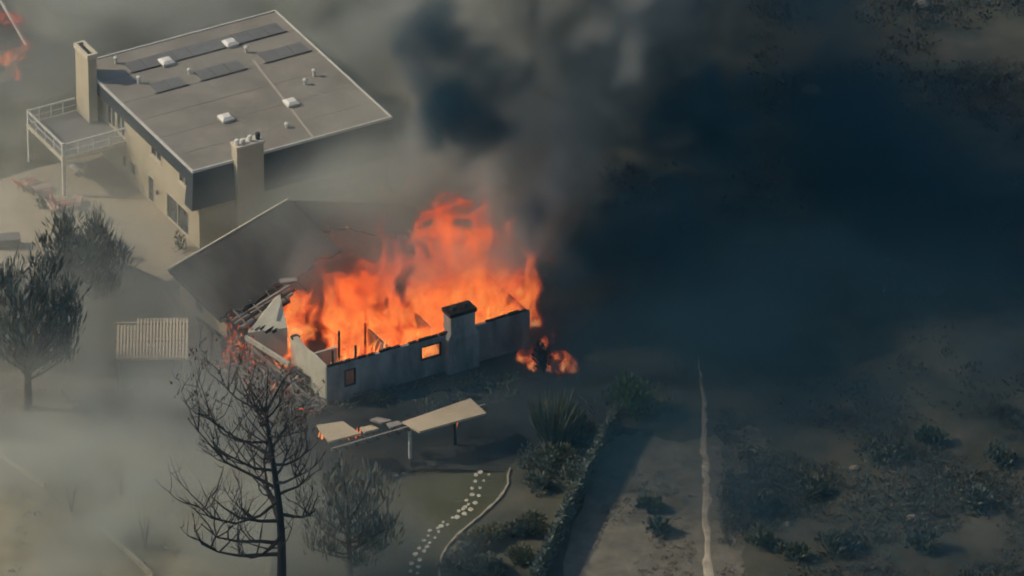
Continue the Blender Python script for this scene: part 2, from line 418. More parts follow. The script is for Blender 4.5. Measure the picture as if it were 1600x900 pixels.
garden_table(at(123, 273), 'round white table on the patio under the balcony', WHITEP, .62)
lounge_chair(at(42, 293), 2.3, 'orange-red cushioned lounge chair at the far end of the patio', REDF)
lounge_chair(at(62, 300), 2.0, 'pale pink cushioned lounge chair beside the orange-red one', PINK)
for i, (px, py, lab) in enumerate(((82, 327, 'pink cushioned chair nearest the balcony post'), (103, 325, 'pink cushioned chair in the middle of the group below the balcony'), (120, 322, 'pink cushioned chair nearest the house wall'))):
    lounge_chair(at(px, py), .4 + 1.3 * i, lab, PINK if i != 1 else REDF)
m = thing('storage_bench', 'boxy brown storage bench on the patio at the left edge', 'bench', at(14, 385), .15)
MB().box(-.75, .75, -.45, .45, .06, .72).build('body', DIRT, m); MB().box(-.8, .8, -.5, .5, .722, .80).build('lid', DECKM, m)
for x in (-.7, .7): MB().box(x - .05, x + .05, -.4, .4, 0, .058).build('foot', DARKMETAL, m)

# ------------------------------------------------------------------ the burning house
c2 = at(510, 575, 2.9)
H2 = thing('burning_house', 'single-storey house on fire, roof half gone, front wall and chimney standing', 'house', (c2.x, c2.y, 0), ROT)
M2 = Matrix.Translation((c2.x, c2.y, 0)) @ Matrix.Rotation(ROT, 4, 'Z'); M2i = M2.inverted()


def h2(px, py, z):
    return M2i @ Vector((*at(px, py, z).xy, z))


FW = 15.5
front_holes = [(7.15, 8.7, 1.35, 2.42), (1.35, 2.2, 1.0, 2.3)]
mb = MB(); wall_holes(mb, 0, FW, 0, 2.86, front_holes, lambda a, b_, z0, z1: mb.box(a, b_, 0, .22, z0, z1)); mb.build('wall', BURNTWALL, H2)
for h in front_holes:
    fr = MB(); t = .08
    fr.box(h[0], h[0] + t, -.03, .14, h[2], h[3]); fr.box(h[1] - t, h[1], -.03, .14, h[2], h[3]); fr.box(h[0] + t, h[1] - t, -.028, .138, h[3] - t, h[3]); fr.box(h[0] + t, h[1] - t, -.028, .138, h[2], h[2] + t)
    fr.build('window_frame', CHAR, H2)
# sunny left wall of the front room, its broken top
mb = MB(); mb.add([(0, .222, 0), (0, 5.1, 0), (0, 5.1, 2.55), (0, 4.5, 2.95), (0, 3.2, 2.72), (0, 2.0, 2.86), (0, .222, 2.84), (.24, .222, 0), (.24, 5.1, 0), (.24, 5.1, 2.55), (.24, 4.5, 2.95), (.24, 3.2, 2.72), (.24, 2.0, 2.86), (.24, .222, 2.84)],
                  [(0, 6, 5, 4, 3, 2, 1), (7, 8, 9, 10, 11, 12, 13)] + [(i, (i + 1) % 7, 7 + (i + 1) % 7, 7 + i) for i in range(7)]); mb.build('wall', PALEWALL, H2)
MB().box(-.02, .5, 4.7, 5.08, 2.56, 2.75).build('wall_end', CHAR, H2)
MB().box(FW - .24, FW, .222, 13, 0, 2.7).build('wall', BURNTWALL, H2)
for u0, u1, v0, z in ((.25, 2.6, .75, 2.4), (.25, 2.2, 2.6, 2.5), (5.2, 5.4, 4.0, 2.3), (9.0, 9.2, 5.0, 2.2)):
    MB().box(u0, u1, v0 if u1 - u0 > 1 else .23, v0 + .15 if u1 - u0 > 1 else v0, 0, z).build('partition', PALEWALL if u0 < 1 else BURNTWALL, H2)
# charred wall plate: broken black pieces along the top of the front wall
u = .1
while u < FW - .2:
    ln = random.uniform(.35, 1.1); h = random.uniform(.05, .16)
    if not (8.9 < u < 11.4) and random.random() < .9:
        MB().bar((u, .1 + random.uniform(-.03, .05), 2.865 + h / 2), (min(u + ln, FW), .1 + random.uniform(-.03, .05), 2.865 + h / 2 + random.uniform(-.0, .03)), random.uniform(.14, .24), h).build('wall_plate', CHAR, H2)
    u += ln + random.uniform(.0, .12)
for u, v_, z, h in ((.9, .9, 2.7, 3.5), (2.3, 2.6, 2.4, 3.7), (2.35, .35, 2.8, 3.75), (4.4, 2.8, 2, 3.6)):
    MB().bar((u, v_, 0), (u + .05, v_, h), .12).build('stud', CHAR, H2)
# chimney in the front wall
o = MB().box(8.95, 11.30, -.55, -.001, 0, 2.62).build('chimney', BURNTWALL, H2)
mb = MB(); mb.add([(8.95, -.55, 2.622), (11.3, -.55, 2.622), (11.3, .42, 2.87), (8.95, .42, 2.87), (9.2, -.45, 3.0), (11.05, -.45, 3.0), (11.05, .40, 3.0), (9.2, .40, 3.0)], [(0, 1, 5, 4), (1, 2, 6, 5), (2, 3, 7, 6), (3, 0, 4, 7), (4, 5, 6, 7), (0, 3, 2, 1)]); mb.build('shoulder', BURNTWALL, o)
MB().box(9.2, 11.05, -.45, .55, 3.002, 4.35).build('stack', BURNTWALL, o)
MB().box(9.1, 11.15, -.55, .65, 4.352, 4.62).build('cap', CHAR, o)
for u in (9.65, 10.55): MB().tube([(u, .05, 4.622), (u, .05, 4.85)], [.2, .17], 9).build('flue', FLUE, o)
# the part that still has its roof
RV0, RV1 = 9.2, 16.8
rise = lambda u: 2.65 + (u + 3.0) * .315


def roof_slope(name, u0, u1, up, edge):
    """sloped slab with a ragged burnt lower-front edge"""
    n = 26; top = []; bot = []
    for i in range(n + 1):
        u = u0 + (u1 - u0) * i / n; z = rise(u) if up else rise(6.1) - (u - 6.1) * .315
        r = edge(u) + random.uniform(-.35, .35)
        top += [(u, r, z), (u, RV1, z)]; bot += [(u, r, z - .16), (u, RV1, z - .16)]
    m = MB(); m.v = top + bot; b0 = len(top)
    for i in range(n):
        a = 2 * i
        m.f += [(a, a + 2, a + 3, a + 1), (b0 + a, b0 + a + 1, b0 + a + 3, b0 + a + 2), (a, b0 + a, b0 + a + 2, a + 2), (a + 1, a + 3, b0 + a + 3, b0 + a + 1)]
    m.f += [(0, 1, b0 + 1, b0), (2 * n, b0 + 2 * n, b0 + 2 * n + 1, 2 * n + 1)]
    return m.build(name, GREYSHINGLE, H2)


rl = roof_slope('roof', -3.0, 6.1, True, lambda u: 9.4 + .25 * math.sin(u * 1.7))
rr = roof_slope('roof', 6.12, 15.5, False, lambda u: 12.2 + .6 * math.sin(u))
MB().bar((-3.15, RV1 + .06, rise(-3.15) - .02), (6.1, RV1 + .06, rise(6.1) - .02), .10, .30).build('bargeboard', TRIM, rl)
MB().bar((-3.06, 9.3, 2.52), (-3.06, RV1, 2.52), .10, .22).build('gutter', DARKMETAL, rl)
MB().box(-2.4, -2.15, 9.8, 16.4, 0, 2.66).build('wall', STUCCO, H2)
mb = MB(); mb.add([(-2.4, 16.402, 0), (15, 16.402, 0), (15, 16.402, 2.6), (6.1, 16.402, 5.2), (-2.4, 16.402, 2.6), (-2.4, 16.6, 0), (15, 16.6, 0), (15, 16.6, 2.6), (6.1, 16.6, 5.2), (-2.4, 16.6, 2.6)], [(0, 1, 2, 3, 4), (9, 8, 7, 6, 5)] + [(i, 5 + i, 5 + (i + 1) % 5, (i + 1) % 5) for i in range(5)]); mb.build('wall', STUCCO, H2)
MB().box(-2.46, -2.405, 13.2, 14.2, .9, 2.0).build('window', GLASS, H2)
# rafters left bare where the roof has burnt
for i in range(13):
    v_ = 9.25 - i * .24; u0 = -2.9 + i * .16 + random.uniform(0, .5); u1 = u0 + max(.9, 5.6 - i * .42) * random.uniform(.75, 1.05)
    dz = -.18 - i * .05
    MB().bar((u0, v_, rise(u0) + dz - random.uniform(0, .25)), (u1, v_ + random.uniform(-.1, .1), rise(u1) + dz), .09, .2).build('rafter', (ASHWOOD if i % 3 else CHAR) if i < 9 else CHAR, H2)
for i in range(9):
    u = -2.6 + i * .62; MB().bar((u, 9.6, rise(u) - .02), (u + random.uniform(-.2, .3), 8.4 - random.uniform(0, 1.3), rise(u) - .15 - random.uniform(0, .4)), .05, .09).build('batten', ASHWOOD if i % 2 else CHAR, H2)
p1 = h2(437, 440, 4.9); MB().bar(p1, p1 + Vector((1.1, -.4, .05)), .5, .12).build('ridge_board', ASHWOOD, H2)
MB().bar(h2(402, 478, 4.2), h2(452, 447, 4.8), .14, .22).build('rafter', ASHWOOD, H2)
# a pale triangle of gable wall
a, b_, c_, d_ = (h2(388, 520, 2.2), h2(437, 458, 4.4), h2(449, 512, 2.9), h2(440, 560, 0))
q = Vector((.05, .16, 0)); base = Vector((a.x, a.y, 0)); mb = MB()
mb.add([base, a, b_, c_, Vector((c_.x, c_.y, 0)), base + q, a + q, b_ + q, c_ + q, Vector((c_.x, c_.y, 0)) + q], [(0, 1, 2, 3, 4), (9, 8, 7, 6, 5)] + [(i, 5 + i, 5 + (i + 1) % 5, (i + 1) % 5) for i in range(5)])
mb.build('gable_wall', PALEWALL, H2)
for px, py, z in ((312, 500, 2.5), (347, 527, 2.6), (331, 515, 2.55)):
    q = h2(px, py, z); MB().bar((q.x, q.y, 0), (q.x, q.y, z), .16).build('post', CHAR, H2)
MB().bar(h2(306, 496, 2.5), h2(350, 530, 2.6), .16, .24).build('beam', CHAR, H2)
MB().bar(h2(350, 530, 2.6), h2(352, 585, .1), .14, .2).build('beam', CHAR, H2)
MB().bar(h2(384, 527, 2.2), h2(452, 570, 1.9), .2, .3).build('beam', PALEWALL, H2)
MB().bar(h2(384, 535, 1.8), h2(500, 636, .2), .12, .2).build('beam', ASHWOOD, H2)

# fallen timbers and embers at the collapsed corner
deb, emb = MB(), MB()
for i in range(420):
    px = random.uniform(345, 505); f = (px - 345) / 160
    py = random.uniform(540 + 45 * f, 610 + 50 * f); p = at(px, py, 0)
    z = random.uniform(.05, 1.3 - .7 * f); a = random.uniform(0, 6.28); t = random.uniform(-.5, .9); ln = random.uniform(.25, 1.6)
    d = Vector((math.cos(a) * math.cos(t), math.sin(a) * math.cos(t), math.sin(t))) * ln / 2
    c = Vector((p.x, p.y, z + max(0, -d.z) + abs(d.z) * .2))
    (emb if random.random() < .10 else deb).bar(c - d, c + d, random.uniform(.04, .16), random.uniform(.03, .1), random.uniform(0, 3))
tag(deb.build('debris', ASHWOOD), 'grey jumble of fallen burnt timbers at the collapsed house corner', 'debris', kind='stuff')
tag(emb.build('ember_debris', EMBER), 'red glowing embers among the fallen timbers', 'embers', kind='stuff')
emb = MB()
for i in range(90):
    p = at(random.uniform(350, 392), random.uniform(545, 600), 0); d = Vector((random.uniform(-.3, .3), random.uniform(-.3, .3), random.uniform(.3, 1.2)))
    c = Vector((p.x, p.y, random.uniform(.1, 2.0))); emb.bar(c, c + d, random.uniform(.04, .1), .05, random.uniform(0, 3))
tag(emb.build('burning_rubble', EMBER), 'red glowing heap under the broken rafters', 'embers', kind='stuff')

# ------------------------------------------------------------------ patio cover in front of the burning house
pc = at(645, 674, 2.5)
T = thing('patio_cover', 'long burnt patio cover with two tan roof panels left, before the burning house', 'patio cover', (pc.x, pc.y, 0), ROT)
MT = (Matrix.Translation((pc.x, pc.y, 0)) @ Matrix.Rotation(ROT, 4, 'Z')).inverted()
loc = lambda px, py, z: MT @ Vector((*at(px, py, z).xy, z))
def slab(pix, zs, m, name):
    q = [loc(px, py, z) for (px, py), z in zip(pix, zs)]; n = len(q); mb = MB()
    mb.add(q + [p - Vector((0, 0, .15)) for p in q], [tuple(range(n)), tuple(range(n, 2 * n))[::-1]] + [(i, n + i, n + (i + 1) % n, (i + 1) % n) for i in range(n)])
    return mb.build(name, m, T)
slab([(628, 659), (655, 674), (760, 645), (735, 622)], (2.6, 2.6, 2.6, 2.6), BOARD, 'roof_panel')
slab([(495, 664), (513, 690), (563, 677), (536, 658)], (2.6, 2.6, 2.6, 2.6), BOARD, 'roof_panel')
slab([(578, 655), (596, 661), (612, 656), (590, 651)], (2.55, 2.55, 2.55, 2.55), ASHWOOD, 'roof_panel')
slab([(562, 668), (570, 675), (592, 669), (580, 664)], (2.6,) * 4, BOARD, 'roof_panel')
slab([(604, 661), (610, 668), (630, 662), (622, 657)], (2.6,) * 4, ASHWOOD, 'roof_panel')
A, B = loc(508, 693, 2.42), loc(768, 643, 2.42)
A.y = B.y = (A.y + B.y) / 2
MB().bar(A, B, .14, .22).build('beam', ASHWOOD, T)
n = 15
for i in range(n):
    u = A.x + (B.x - A.x) * (i + .3) / n; full = u > loc(640, 668, 2.5).x or u < loc(560, 680, 2.5).x
    MB().bar((u, A.y - .42, 2.45), (u, A.y + (1.4 if full else .3), 2.45), .10, .12).build('rafter', CHAR, T)
for px, m_ in ((515, ASHWOOD), (653, RAILP), (745, CHAR)):
    u = loc(px, 680, 2.4).x; MB().box(u - .09, u + .09, A.y - .08, A.y + .08, 0, 2.298).build('post', m_, T)

# slatted pergola beside the burning house
pg = at(238, 580, 0)
PG = thing('pergola', 'square tan slatted pergola between the pine and the burning house', 'pergola', (pg.x, pg.y, 0), R(1.0))
z = 2.45; c0 = at(238, 530, z); cx, cyy = c0.x - pg.x, c0.y - pg.y
for i in range(22):
    x = cx - 2.3 + 4.6 * i / 21; s_ = -.25 * (i - 10) / 10
    MB().box(x - .07, x + .07, cyy - 2.7 + random.uniform(-.06, .06), cyy + (2.65 if i > 5 else 1.75 + random.uniform(-.1, .1)), z, z + .06).build('slat', SLATM, PG)
for y in (-2.3, 0, 2.2): MB().box(cx - 2.5, cx + 2.45, cyy + y - .07, cyy + y + .07, z - .2, z - .002).build('beam', SLATM, PG)
for x in (-2.2, 2.2):
    for y in (-2.3, 2.2): MB().box(cx + x - .08, cx + x + .08, cyy + y - .08, cyy + y + .08, 0, z - .202).build('post', SLATM, PG)

# ------------------------------------------------------------------ garden: stepping stones, edging, green wall
path = thing('garden_path', None, None, kind='structure')
row1 = [(765, 742), (757, 752), (750, 763), (748, 775), (742, 786), (735, 795), (726, 803), (715, 810), (700, 820), (686, 830), (680, 840), (672, 849), (663, 862), (655, 876), (655, 886), (653, 897)]
row2 = [(745, 742), (742, 752), (738, 763), (737, 773), (728, 783), (727, 792), (718, 800), (706, 809), (694, 817), (683, 824), (673, 828), (668, 837), (662, 846), (656, 856), (648, 866), (644, 880), (642, 893)]
for px, py in row1 + row2 + [(752, 737), (733, 788), (668, 855), (690, 822), (724, 796)]:
    p = at(px + random.uniform(-1.5, 1.5), py + random.uniform(-1.5, 1.5)); n = 8; r = random.uniform(.10, .19)
    pol = [(p.x + r * random.uniform(.8, 1.15) * math.cos(2 * math.pi * k / n), p.y + r * random.uniform(1.0, 1.5) * math.sin(2 * math.pi * k / n)) for k in range(n)]
    MB().prism(pol, 0.0, .045).build('stone', STONEM, path)
kp = [(797, 733), (793, 745), (794, 757), (786, 772), (776, 784), (762, 797), (748, 810), (730, 824), (712, 840), (698, 856), (689, 873), (686, 895), (688, 915)]
edging = thing('kerb', None, None, kind='structure')
for i in range(len(kp) - 1):
    a, b_ = at(*kp[i]), at(*kp[i + 1]); n = max(2, int((b_ - a).length / .55))
    for k in range(n):
        p, q = a.lerp(b_, k / n), a.lerp(b_, (k + .93) / n)
        MB().bar((p.x, p.y, .06), (q.x, q.y, .06 + random.uniform(-.01, .02)), random.uniform(.09, .20), random.uniform(.10, .18)).build('edging_stone', KERBM, edging)


def leafy(mb, c, rx, ry, rz, n, ln, wd, up=.6, shell=.55):
    """leaves through an uneven dome"""
    lob = [(random.uniform(-.6, .6) * rx, random.uniform(-.6, .6) * ry, random.uniform(.25, .8) * rz, random.uniform(.35, .6)) for _ in range(7)]
    for i in range(n):
        lx, ly, lz, lr = random.choice(lob)
        d = Vector((random.gauss(0, 1), random.gauss(0, 1), random.gauss(0, 1))).normalized() * (random.random() ** .4)
        p = Vector((c[0] + lx + d.x * rx * lr, c[1] + ly + d.y * ry * lr, c[2] + max(.02, lz + d.z * rz * lr)))
        mb.blade(p, d * (1 - up) + Vector((random.uniform(-.3, .3), random.uniform(-.3, .3), up)), ln * random.uniform(.6, 1.3), wd * random.uniform(.6, 1.3))


def shrub(name, label, px, py, rx, rz, m, n=500, ln=.35, wd=.12, up=.5, group=None, spiky=False):
    p = at(px, py); z = hill(p.x, p.y)
    t = thing(name, label, 'shrub', (p.x, p.y, z), random.uniform(0, 6), group)
    st = MB()
    for k in range(5):
        a = random.uniform(0, 6.28); st.tube([(0, 0, -.1), (math.cos(a) * rx * .25, math.sin(a) * rx * .25, rz * .35), (math.cos(a) * rx * .5, math.sin(a) * rx * .5, rz * .7)], [.05, .035, .015], 5)
    st.build('stem', BARK, t)
    cr = MB()
    if spiky:
        for i in range(n):
            a = random.uniform(0, 6.28); r = rx * math.sqrt(random.random()); lean = .45 * r / rx
            cr.blade((r * .6 * math.cos(a), r * .6 * math.sin(a), random.uniform(0, .45) * rz), (math.cos(a) * lean + random.uniform(-.12, .12), math.sin(a) * lean + random.uniform(-.12, .12), 1), rz * random.uniform(.3, .75), wd * random.uniform(.6, 1.4))
    else: leafy(cr, (0, 0, 0), rx, rx, rz, n, ln, wd, up)
    cr.build('foliage', m, t)
    return t


# ivy-covered garden wall running down the slope, throwing its shadow to the right
gw = [at(965, 668), at(945, 705), at(915, 762), at(880, 830), at(845, 905), at(835, 930)]
T = thing('garden_wall', 'long ivy-covered garden wall between the planted bed and the bare slope', 'wall', gw[0])
for i in range(len(gw) - 1):
    a, b_ = gw[i] - gw[0], gw[i + 1] - gw[0]
    MB().bar((a.x, a.y, .85), (b_.x, b_.y, .85), .30, 1.7).build('wall_section', GREENWALL, T)
cr = MB()
for i in range(len(gw) - 1):
    a, b_ = gw[i] - gw[0], gw[i + 1] - gw[0]
    for k in range(520):
        p = a.lerp(b_, random.random()); side = random.choice((-1, -1, 1)); top = random.random() < .5
        cr.blade((p.x + (random.uniform(-.2, .2) if top else side * random.uniform(.15, .26)), p.y, random.uniform(1.65, 1.85) if top else random.uniform(.05, 1.7)), (side * .5 + random.uniform(-.5, .5), random.uniform(-.6, .6), random.uniform(.1, .8)), random.uniform(.15, .35), random.uniform(.08, .16))
cr.build('ivy', SHRUB2, T)

shrub('spiky_shrub', 'tall spiky olive shrub at the corner of the planted bed near the wall top', 868, 690, 1.9, 3.2, SHRUB, 900, wd=.10, spiky=True)
shrub('leafy_bush', 'dense bush between the spiky shrub and the garden wall', 912, 690, 1.3, 1.9, SHRUB, 700, .4, .16)
for px, py, rx, rz, m_, lab in ((838, 735, 1.3, 1.2, SHRUB2, 'grey-green shrub at the upper end of the garden kerb'), (872, 728, 1.2, 1.2, SHRUB, 'olive shrub just below the tall spiky shrub'), (895, 752, 1.0, 1.0, SHRUB2, 'small grey-green shrub against the upper part of the garden wall'),
                                (845, 762, 1.0, .8, SHRUB2, 'low grey-green shrub in the open middle of the planted bed'), (800, 838, 1.1, .9, SHRUB2, 'grey-green shrub in the centre of the lower planted bed'), (838, 832, 1.0, 1.0, SHRUB, 'olive shrub against the lower part of the garden wall'),
                                (768, 848, 1.1, .9, SHRUB, 'olive shrub a step right of the kerb bend in the planted bed'), (735, 865, 1.2, .9, SHRUB2, 'grey-green shrub pressed against the bend of the garden kerb'), (712, 893, 1.0, .8, SHRUB, 'olive shrub inside the bottom end of the garden kerb'),
                                (760, 893, 1.1, .8, SHRUB2, 'grey-green shrub at the bottom of the planted bed, cut by the picture edge'), (815, 880, 1.0, .8, SHRUB, 'olive shrub at the bottom of the planted bed beside the garden wall')):
    shrub('bed_shrub', lab, px, py, rx * 1.15, rz, m_, 800, .30, .11, group='low shrubs in the planted bed')
shrub('round_bush', 'rounded green bush in the dark smoke beyond the garden wall', 995, 648, 2.0, 2.1, leaf_mat('fresh_green_leaf', ((.05, .08, .02), (.09, .13, .035), (.12, .16, .05))), 900, .4, .18)

# dead stalks by the corner
T = thing('bare_stalk', 'thin bare stalk leaning over the top end of the garden wall', 'stalk', at(928, 668))
MB().tube([(0, 0, 0), (-.1, 0, 1.2), (-.5, 0, 2.0), (-1.1, 0, 2.6)], [.05, .04, .03, .015], 5).build('stem', ASHWOOD, T)


# ------------------------------------------------------------------ trees
def pine(name, label, px, py, h, rad, m, lean=0.0, n_limb=26, n_blade=5200, bare=.30, seed=1, ln=.75, bark=BARK):
    random.seed(seed)
    p = at(px, py); t = thing(name, label, 'tree', (p.x, p.y, hill(p.x, p.y)))
    tr = MB(); tip = Vector((lean, 0, h * .93))
    axis = lambda f: Vector((lean * f * f, .25 * math.sin(f * 5) * .6, h * .93 * f))
    tr.tube([axis(i / 8) - Vector((0, 0, .15 if i == 0 else 0)) for i in range(9)], [.028 * h * (1 - .85 * i / 8) for i in range(9)], 8); tr.build('trunk', bark, t)
    lb = MB(); cr = MB(); ends = []
    for k in range(n_limb):
        f = bare + (1 - bare) * (k + .5) / n_limb; a = k * 2.4 + random.uniform(-.4, .4); b0 = axis(f * .62)
        g = (f - bare) / (1 - bare); r = rad * math.sqrt(max(.05, 1 - (g * 1.05 - .38) ** 2 * 1.9)) * random.uniform(.75, 1.12)
        top_ = axis(f * .9).z + h * .12 - b0.z; pts = [b0 + Vector((math.cos(a) * r * s, math.sin(a) * r * s, top_ * s ** 1.25)) for s in (0, .35, .7, 1)]
        lb.tube(pts, [.009 * h, .007 * h, .0045 * h, .002 * h], 5); ends.append(pts)
    lb.build('limb', bark, t)
    clumps = []
    for pts in ends:
        for s in (.45, .62, .78, .9, 1.0):
            i = min(2, int(s * 3)); q = pts[i].lerp(pts[i + 1], s * 3 - i) if s < 1 else pts[3]
            clumps.append((q + Vector((random.uniform(-.5, .5), random.uniform(-.5, .5), random.uniform(0, .6))) * rad * .2, random.uniform(.12, .24) * rad))
    for i in range(n_blade):
        q, cr_ = random.choice(clumps); d = Vector((random.gauss(0, .5), random.gauss(0, .5), random.gauss(0, .6)))
        cr.blade(q + d * cr_, (d.x * .5 + random.uniform(-.2, .2), d.y * .5 + random.uniform(-.2, .2), 1), ln * random.uniform(.5, 1.2), ln * .11 * random.uniform(.6, 1.5))
    cr.build('crown', m, t)
    return t


pine('pine_tree', 'large dark bushy pine standing at the left edge', 44, 640, 11.2, 3.5, NEEDLE, .5, 34, 4600, .34, 3, .95)
pine('pine_tree', 'smoke-greyed pine by the patio, behind the large dark one', 128, 500, 7.4, 2.9, NEEDLE2, 0, 26, 5200, .25, 4, .8)
pine('pine_tree', 'small dark pine right of the bare burnt tree at the bottom', 547, 908, 8.3, 3.0, NEEDLE, -.3, 28, 2900, .22, 5, .8)


def burnt_tree(px, py, h, rad):
    random.seed(11)
    p = at(px, py); t = thing('burnt_tree', 'tall bare burnt pine with black branches, standing in front of the burning house', 'tree', (p.x, p.y, 0))
    axis = lambda f: Vector((-.55 * f + .35 * math.sin(f * 4.5), .2 * math.sin(f * 6), h * f))
    tr = MB(); tr.tube([axis(i / 14) - Vector((0, 0, .2 if i == 0 else 0)) for i in range(13)], [.36 * (1 - .78 * i / 14) for i in range(13)], 9)
    f0 = axis(12 / 14)
    for dx, dz, r in ((-1.4, 2.3, .10), (1.3, 2.6, .11), (.2, 3.2, .08)):
        tr.tube([f0, f0 + Vector((dx * .4, .2, dz * .4)), f0 + Vector((dx, .3, dz))], [r, r * .7, r * .3], 6)
    tr.build('trunk', BLACKBARK, t)
    lb, tw, nd = MB(), MB(), MB()
    def twig(o, d, ln, r, depth):
        d = d.normalized(); up = Vector((0, 0, 1)); pts = [o]; q = o.copy(); e = d.copy(); n = 4
        for i in range(n):
            e = (e + up * (.05 + .14 * i) + Vector((random.uniform(-.36, .36), random.uniform(-.36, .36), random.uniform(-.28, .2)))).normalized(); q = q + e * ln / n; pts.append(q.copy())
        (tw if depth else lb).tube(pts, [r * (1 - .8 * i / n) for i in range(n + 1)], 4 if depth else 6, False)
        if depth < 2:
            for k in range(7 if depth == 0 else 3):
                s = random.uniform(.3, 1.0); i = min(n - 1, int(s * n)); o2 = pts[i].lerp(pts[i + 1], s * n - i)
                twig(o2, e * .5 + Vector((random.uniform(-1, 1), random.uniform(-1, 1), random.uniform(.0, .9))), ln * random.uniform(.4, .62), r * .46, depth + 1)
        elif o.z > h * .72 and random.random() < .55:
            for k in range(5): nd.blade(pts[-1] + Vector((random.uniform(-.2, .2),) * 3), Vector((random.uniform(-.5, .5), random.uniform(-.5, .5), .8)), random.uniform(.2, .5), .09)
    for k in range(24):
        f = .26 + .62 * (k / 23) ** .85; a = k * 2.4 + random.uniform(-.3, .3)
        if math.cos(a) > .1 and f < .5 and k % 3 == 0: a = math.pi - a
        g = (f - .26) / .62; r = rad * (.95 + .25 * math.sin(g * 3.1)) * (1 - .22 * g * g) * random.uniform(.8, 1.1) * (.55 if math.cos(a) > 0 else 1.0)
        d = Vector((math.cos(a), math.sin(a), -.02 + .35 * g)); twig(axis(f), d, r, .15 * (1 - .45 * g), 0)
    lb.build('limb', BLACKBARK, t); tw.build('branch', BLACKBARK, t); nd.build('crown', SCORCH, t)


burnt_tree(437, 965, 18.2, 6.1)

# bare shrubs in the smoke, lower left
for px, py, h, lab in ((112, 800, 2.6, 'spindly leafless shrub low in the smoke at the lower left'), (228, 858, 2.8, 'thin upright bare sapling left of the burnt tree'), (190, 775, 2.0, 'faint leafless twiggy shrub above the bare sapling')):
    p = at(px, py); t = thing('bare_shrub', lab, 'shrub', p); m = MB()
    for k in range(9):
        a = random.uniform(0, 6.28); r = random.uniform(.2, .9); m.tube([(0, 0, -.1), (math.cos(a) * r * .4, math.sin(a) * r * .4, h * .5), (math.cos(a) * r, math.sin(a) * r, h * random.uniform(.75, 1.1))], [.035, .025, .01], 4)
    m.build('branch', BARK, t)
# low field walls half lost in the smoke
for a, b_, lab in (((-10, 705), (70, 762), 'low grey wall at the left edge below the large pine'), ((160, 828), (240, 905), 'thin pale wall at the bottom, left of the burnt tree')):
    p, q = at(*a), at(*b_); t = thing('low_wall', lab, 'wall', p); d = q - p; n = 6
    for k in range(n): MB().bar((d.x * k / n, d.y * k / n, .2), (d.x * (k + .98) / n, d.y * (k + .98) / n, .2), .2, .4).build('block', KERBM, t)
# patio-side low plants
for px, py, s_, lab in ((150, 345, .7, 'small dark upright plant in the middle of the patio'), (68, 322, .55, 'small dark plant beside the pink chairs'), (195, 405, .6, 'small leafy plant at the patio edge by the grey pine'), (283, 388, .7, 'small leafy plant against the house corner')):
    shrub('patio_plant', lab, px, py, s_, s_ * 1.6, SHRUB2, 160, .25, .09)

# ------------------------------------------------------------------ brush on the slopes
random.seed(21)
br = MB(); br2 = MB()
def scatter(mb, n, box, size, keep=lambda p: True):
    k = 0
    while k < n:
        p = at(random.uniform(box[0], box[2]), random.uniform(box[1], box[3]))
        v = math.sin(p.x * .55 + 2 * math.sin(p.y * .31)) + math.sin(p.y * .47 + 1.7) + random.uniform(-1.1, 1.1)
        if v < -.1 or not keep(p): k += .34; continue
        s_ = size * random.uniform(.5, 1.4); z = hill(p.x, p.y)
        for i in range(int(9 * s_ / size) + 5):
            d = Vector((random.gauss(0, .5), random.gauss(0, .5), abs(random.gauss(.3, .4)))) * s_
            mb.blade((p.x + d.x, p.y + d.y, z + d.z * .6), (d.x + random.uniform(-.3, .3), d.y + random.uniform(-.3, .3), s_ * .8), s_ * random.uniform(.3, .7), s_ * random.uniform(.12, .3))
        k += 1
off_trail = lambda p: not (at(1060, 700).x < p.x < at(1135, 700).x - .2) or abs(p.x - at(1101, 700).x) > .9
scatter(br, 2600, (1110, 640, 1610, 920), .34, off_trail)
scatter(br2, 1300, (1130, 650, 1610, 920), .36, off_trail)
scatter(br, 1300, (1180, -60, 1640, 240), .5)
scatter(br, 900, (930, 200, 1640, 660), .5, off_trail)
scatter(br, 700, (940, 676, 1200, 920), .20, off_trail)
scatter(br2, 420, (940, 676, 1200, 920), .18, off_trail)
scatter(br2, 240, (430, 590, 800, 640), .4)
scatter(br, 300, (0, 600, 420, 900), .3)
tag(br.build('dry_undergrowth', DRYSHRUB), 'dry brown brush covering the slopes', 'brush', kind='stuff')
tag(br2.build('green_undergrowth', SHRUB2), 'grey-green weeds growing through the dry brush', 'weeds', kind='stuff')
random.seed(5)
for px, py, r, lab in ((1375, 725, 1.5, 'largest rounded shrub at the upper edge of the lit brush'), (1455, 690, 1.0, 'highest shrub of the slope, just inside the dark smoke'), (1275, 775, 1.1, 'rounded shrub midway between the dirt trail and the largest shrub'),
                       (1520, 800, 1.2, 'rounded shrub beside the pale boulder near the right edge'), (1310, 860, 1.3, 'broad shrub low on the slope, near the bottom edge'), (1440, 870, 1.1, 'rounded shrub at the bottom edge, right of the broad one'),
                       (1200, 800, 1.1, 'upper of the two shrubs close right of the dirt trail'), (1185, 850, 1.0, 'lower of the two shrubs close right of the dirt trail'), (1030, 830, 1.1, 'larger dark shrub on the bare dirt left of the trail'),
                       (1015, 800, .8, 'smaller dark shrub on the bare dirt left of the trail'), (1560, 720, 1.1, 'rounded shrub at the far right edge above the boulder'), (1240, 870, .9, 'small shrub at the bottom edge between trail and broad shrub')):
    shrub('slope_shrub', lab, px, py, r, r * .85, SHRUB2 if r > 1.05 else SHRUB, 420, .4, .16, group='wild shrubs on the slope')
